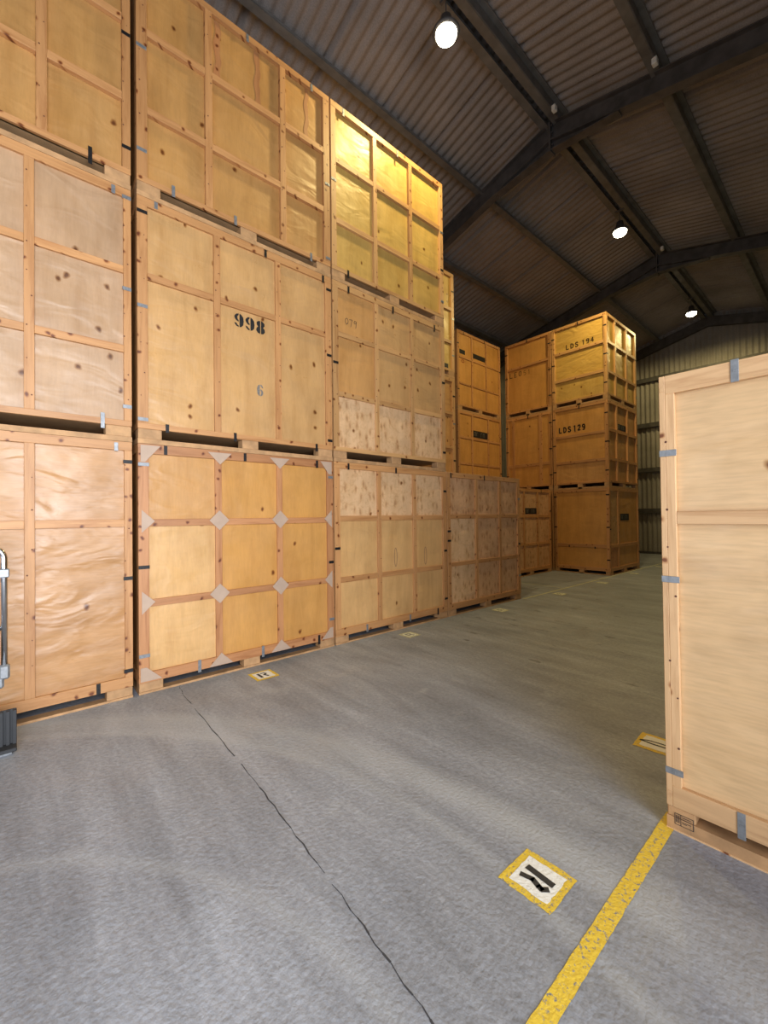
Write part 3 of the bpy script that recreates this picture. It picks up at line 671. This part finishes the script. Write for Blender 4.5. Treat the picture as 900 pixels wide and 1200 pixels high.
# ------------------------------------------------------------------ lamps
for i, (y, lab) in enumerate(((4.35, 'nearest of the three glowing high-bay lamps under the ridge'), (10.4, 'middle glowing high-bay lamp, between the two roof frames'), (16.4, 'farthest glowing high-bay lamp, close to the end wall'))):
    L = empty('high_bay_lamp', (-3.58, y, 8.02), lab, 'ceiling lamp', 'high-bay lamps under the ridge')
    def lathe(prof, seg=28):
        bm = bmesh.new(); rings = []
        for rr, z in prof: rings.append([bm.verts.new((rr*math.cos(2*math.pi*k/seg), rr*math.sin(2*math.pi*k/seg), z)) for k in range(seg)])
        for a, b in zip(rings[:-1], rings[1:]):
            for k in range(seg): bm.faces.new((a[k], a[(k+1) % seg], b[(k+1) % seg], b[k]))
        bm.faces.new(rings[0]); bm.faces.new(rings[-1]); return bm
    link('housing', lathe([(.175, .0), (.18, .02), (.15, .06), (.09, .10), (.07, .22), (.03, .25)]), M_steel, L, True)
    mm, nt, p = mat('lamp_glow'); p.inputs['Emission Color'].default_value = (1, .90, .66, 1); p.inputs['Emission Strength'].default_value = 30
    link('diffuser', lathe([(.140, -.004), (.13, -.045), (.09, -.08), (.03, -.095)]), mm, L, True)
    bm = bmesh.new(); tube(bm, [(0, 0, .25), (0, 0, .50)], .008); box(bm, -.09, .09, -.02, .02, .47, .50); link('hanger', bm, M_steel, L)
    ld = bpy.data.lights.new('lamp_light', 'SPOT'); ld.energy = LAMP_POWER; ld.color = LAMP_COL; ld.spot_size = math.radians(178); ld.spot_blend = .35; ld.shadow_soft_size = .12
    lo = bpy.data.objects.new('lamp_light', ld); C.objects.link(lo); lo.parent = L; lo.location = (0, 0, -.15)
# small white junction boxes on the purlins
for x, y, z, lab in ((-3.43, 7.05, 8.62, 'white box on the ridge purlin by the nearer roof frame'), (-1.93, 7.12, 8.25, 'white box on the purlin right of the nearer roof frame'), (-3.43, 12.95, 8.62, 'white box on the ridge purlin by the farther roof frame')):
    bm = bmesh.new(); box(bm, x-.04, x+.03, y-.045, y+.045, z-.05, z+.05, .008)
    tag(link('junction_box', bm, M_white), lab, 'junction box', 'white boxes on the purlins')

# ------------------------------------------------------------------ floor markings
def strip(name, x0, x1, y0, y1, m, z=.0022, rag=.004, parent=None, step=.08):
    bm = bmesh.new(); long_y = (y1-y0) > (x1-x0); n = max(2, int(max(y1-y0, x1-x0)/step)); prev = None
    for i in range(n+1):
        t = i/n; a, b = random.uniform(-rag, rag), random.uniform(-rag, rag)
        if long_y: pr = ((x0+a, y0+(y1-y0)*t), (x1+b, y0+(y1-y0)*t))
        else: pr = ((x0+(x1-x0)*t, y0+a), (x0+(x1-x0)*t, y1+b))
        cur = [bm.verts.new((q[0], q[1], z)) for q in pr]
        if prev: bm.faces.new((prev[0], prev[1], cur[1], cur[0]))
        prev = cur
    return link(name, bm, m, parent)
tag(strip('painted_line', -.725, -.66, -4.9, 2.62, M_yel, rag=.0018, step=.03), 'bright yellow line on the floor running under the near right crate', 'floor line', 'painted lines on the floor')
tag(strip('painted_line', -4.33, -4.29, 7.3, 18.8, M_yelo, rag=.003), 'thin faded line on the floor along the foot of the back stacks', 'floor line', 'painted lines on the floor')
tag(strip('painted_line', -5.7, -4.4, 8.98, 9.01, M_yelo, rag=.003), 'faint cross line on the floor beside the corner stack', 'floor line', 'painted lines on the floor')
def sign(cx, cy, lab, kind, rot=0, w_=.24, worn=False):
    e = empty('painted_floor_sign', (cx, cy, 0), lab, 'floor sign', 'painted letter signs on the floor'); e.rotation_euler = (0, 0, rot)
    h = w_/2
    def sq(n_, s, z, m_): 
        bm = bmesh.new(); N_ = 8; pts = []
        for (ax, ay), (bx, by) in zip([(-s, -s), (s, -s), (s, s), (-s, s)], [(s, -s), (s, s), (-s, s), (-s, -s)]):
            for i in range(N_): t = i/N_; pts.append((ax+(bx-ax)*t+random.uniform(-.003, .003), ay+(by-ay)*t+random.uniform(-.003, .003)))
        bm.faces.new([bm.verts.new((a, b, z)) for a, b in pts]); return link(n_, bm, m_, e)
    sq('border', h, .002, M_yelo if worn else M_yel); sq('field', h*.74, .0032, M_wht2 if worn else M_wht)
    bm = bmesh.new(); P = lambda u, v: Vector((u, v, .0044)); k = w_/.24
    G = {'R': [([(-.04, -.055), (-.04, .055)], .026), ([(-.012, .05), (.02, .048), (.034, .022), (.012, .002), (-.002, 0)], .018), ([(.008, -.008), (.03, -.05)], .02)],
         'N': [([(-.058, .024), (.060, .014)], .031), ([(-.060, -.032), (-.012, -.020), (.022, -.034), (.040, -.040), (.058, -.022)], .026)],
         'D': [([(-.10, -.012), (-.03, -.022), (.06, -.020), (.10, 0)], .016), ([(-.10, -.010), (-.06, .012), (.02, .020), (.08, .016), (.10, 0)], .013)]}[kind]
    for pts, wd in G: stroke(bm, P, [(a*k, b*k) for a, b in pts], wd*k)
    link('letter', bm, M_blkp if not worn else M_grey_ink, e)
sign(-.97, 1.72, 'yellow-bordered white floor sign nearest the camera, left of the yellow line', 'N')
sign(-.97, 3.33, 'yellow-bordered floor sign partly hidden behind the near right crate', 'D', .05)
sign(-4.05, 1.91, 'yellow-bordered floor sign lettered R, in front of the gusseted crate', 'R', math.pi/2)
sign(-4.07, 4.01, 'worn pale floor sign in front of the crate with mottled top panels', 'R', math.pi/2, .22, True)
sign(-4.07, 6.16, 'worn floor sign in front of the lone crate ending the front row', 'R', math.pi/2, .22, True)
sign(-4.08, 8.26, 'worn floor sign in the open gap past the lone crate', 'R', math.pi/2, .22, True)
sign(-4.05, 10.28, 'worn floor sign just before the corner stack', 'R', math.pi/2, .22, True)
sign(-4.10, 12.47, 'worn floor sign beside the foot of the corner stack', 'R', math.pi/2, .22, True)
sign(-4.10, 14.6, 'worn floor sign farthest away, past the corner stack', 'R', math.pi/2, .22, True)

# ------------------------------------------------------------------ steel trolley at the left edge
T = empty('sack_truck', (-3.95, -.35, 0), 'steel-tube sack truck with black ribbed plate at the left edge', 'sack truck')
def arc(c, r, a0, a1, n=8): return [(c[0], c[1]+r*math.cos(a0+(a1-a0)*i/n), c[2]+r*math.sin(a0+(a1-a0)*i/n)) for i in range(n+1)]
bm = bmesh.new()
pts = [(0, .305, .56)]+[(0, .305, 1.30)]+arc((0, .225, 1.33), .08, 0, math.pi/2)+[(0, 0, 1.41)]+arc((0, -.225, 1.33), .08, math.pi/2, math.pi)+[(0, -.305, .56)]
tube(bm, pts, .019, 16); link('handle', bm, M_chrome, T, True)
for yy in (.305, -.305):
    bm = bmesh.new(); box(bm, -.026, .026, yy-.028, yy+.028, 1.20, 1.26, .006); box(bm, -.02, .02, yy-.045 if yy > 0 else yy+.03, yy-.03 if yy > 0 else yy+.045, 1.16, 1.30, .004); link('clamp', bm, M_gal, T)
    bm = bmesh.new(); box(bm, -.028, .028, yy-.03, yy+.03, .50, .60, .012); box(bm, -.022, .022, yy-.05, yy+.0, .44, .52, .012); link('clamp', bm, M_gal, T)
    s = 1 if yy > 0 else -1
    bm = bmesh.new(); tube(bm, [(0, yy-s*.04, .50), (-.02, yy-s*.06, .40), (-.03, yy-s*.10, .25), (-.03, yy-s*.10, .06)], .017, 12); link('frame_tube', bm, M_steel, T, True)
bm = bmesh.new(); tube(bm, [(0, -.29, .85), (0, .29, .85)], .015, 12); link('cross_tube', bm, M_chrome, T, True)
bm = bmesh.new(); box(bm, -.015, .0, -.33, .37, .04, .28, .004)
for k in range(20): y = -.31+k*.0352; box(bm, 0, .022, y-.009, y+.009, .045, .275)
box(bm, -.02, .10, -.33, .37, .02, .045, .004)
link('ribbed_plate', bm, M_rubber, T)
for yy in (-.2, .2):
    bm = bmesh.new()
    tube(bm, [(-.12, yy-.03, .09), (-.12, yy+.03, .09)], .09, 24); link('wheel', bm, M_rubber, T)
bm = bmesh.new(); tube(bm, [(-.12, -.25, .09), (-.12, .25, .09)], .012, 10); box(bm, -.13, -.02, -.24, -.22, .07, .11); box(bm, -.13, -.02, .22, .24, .07, .11); link('axle', bm, M_steel, T)
bm = bmesh.new(); box(bm, -.03, .08, -.3, -.24, .001, .02); box(bm, -.03, .08, .24, .345, .001, .02); link('foot', bm, M_gal, T)
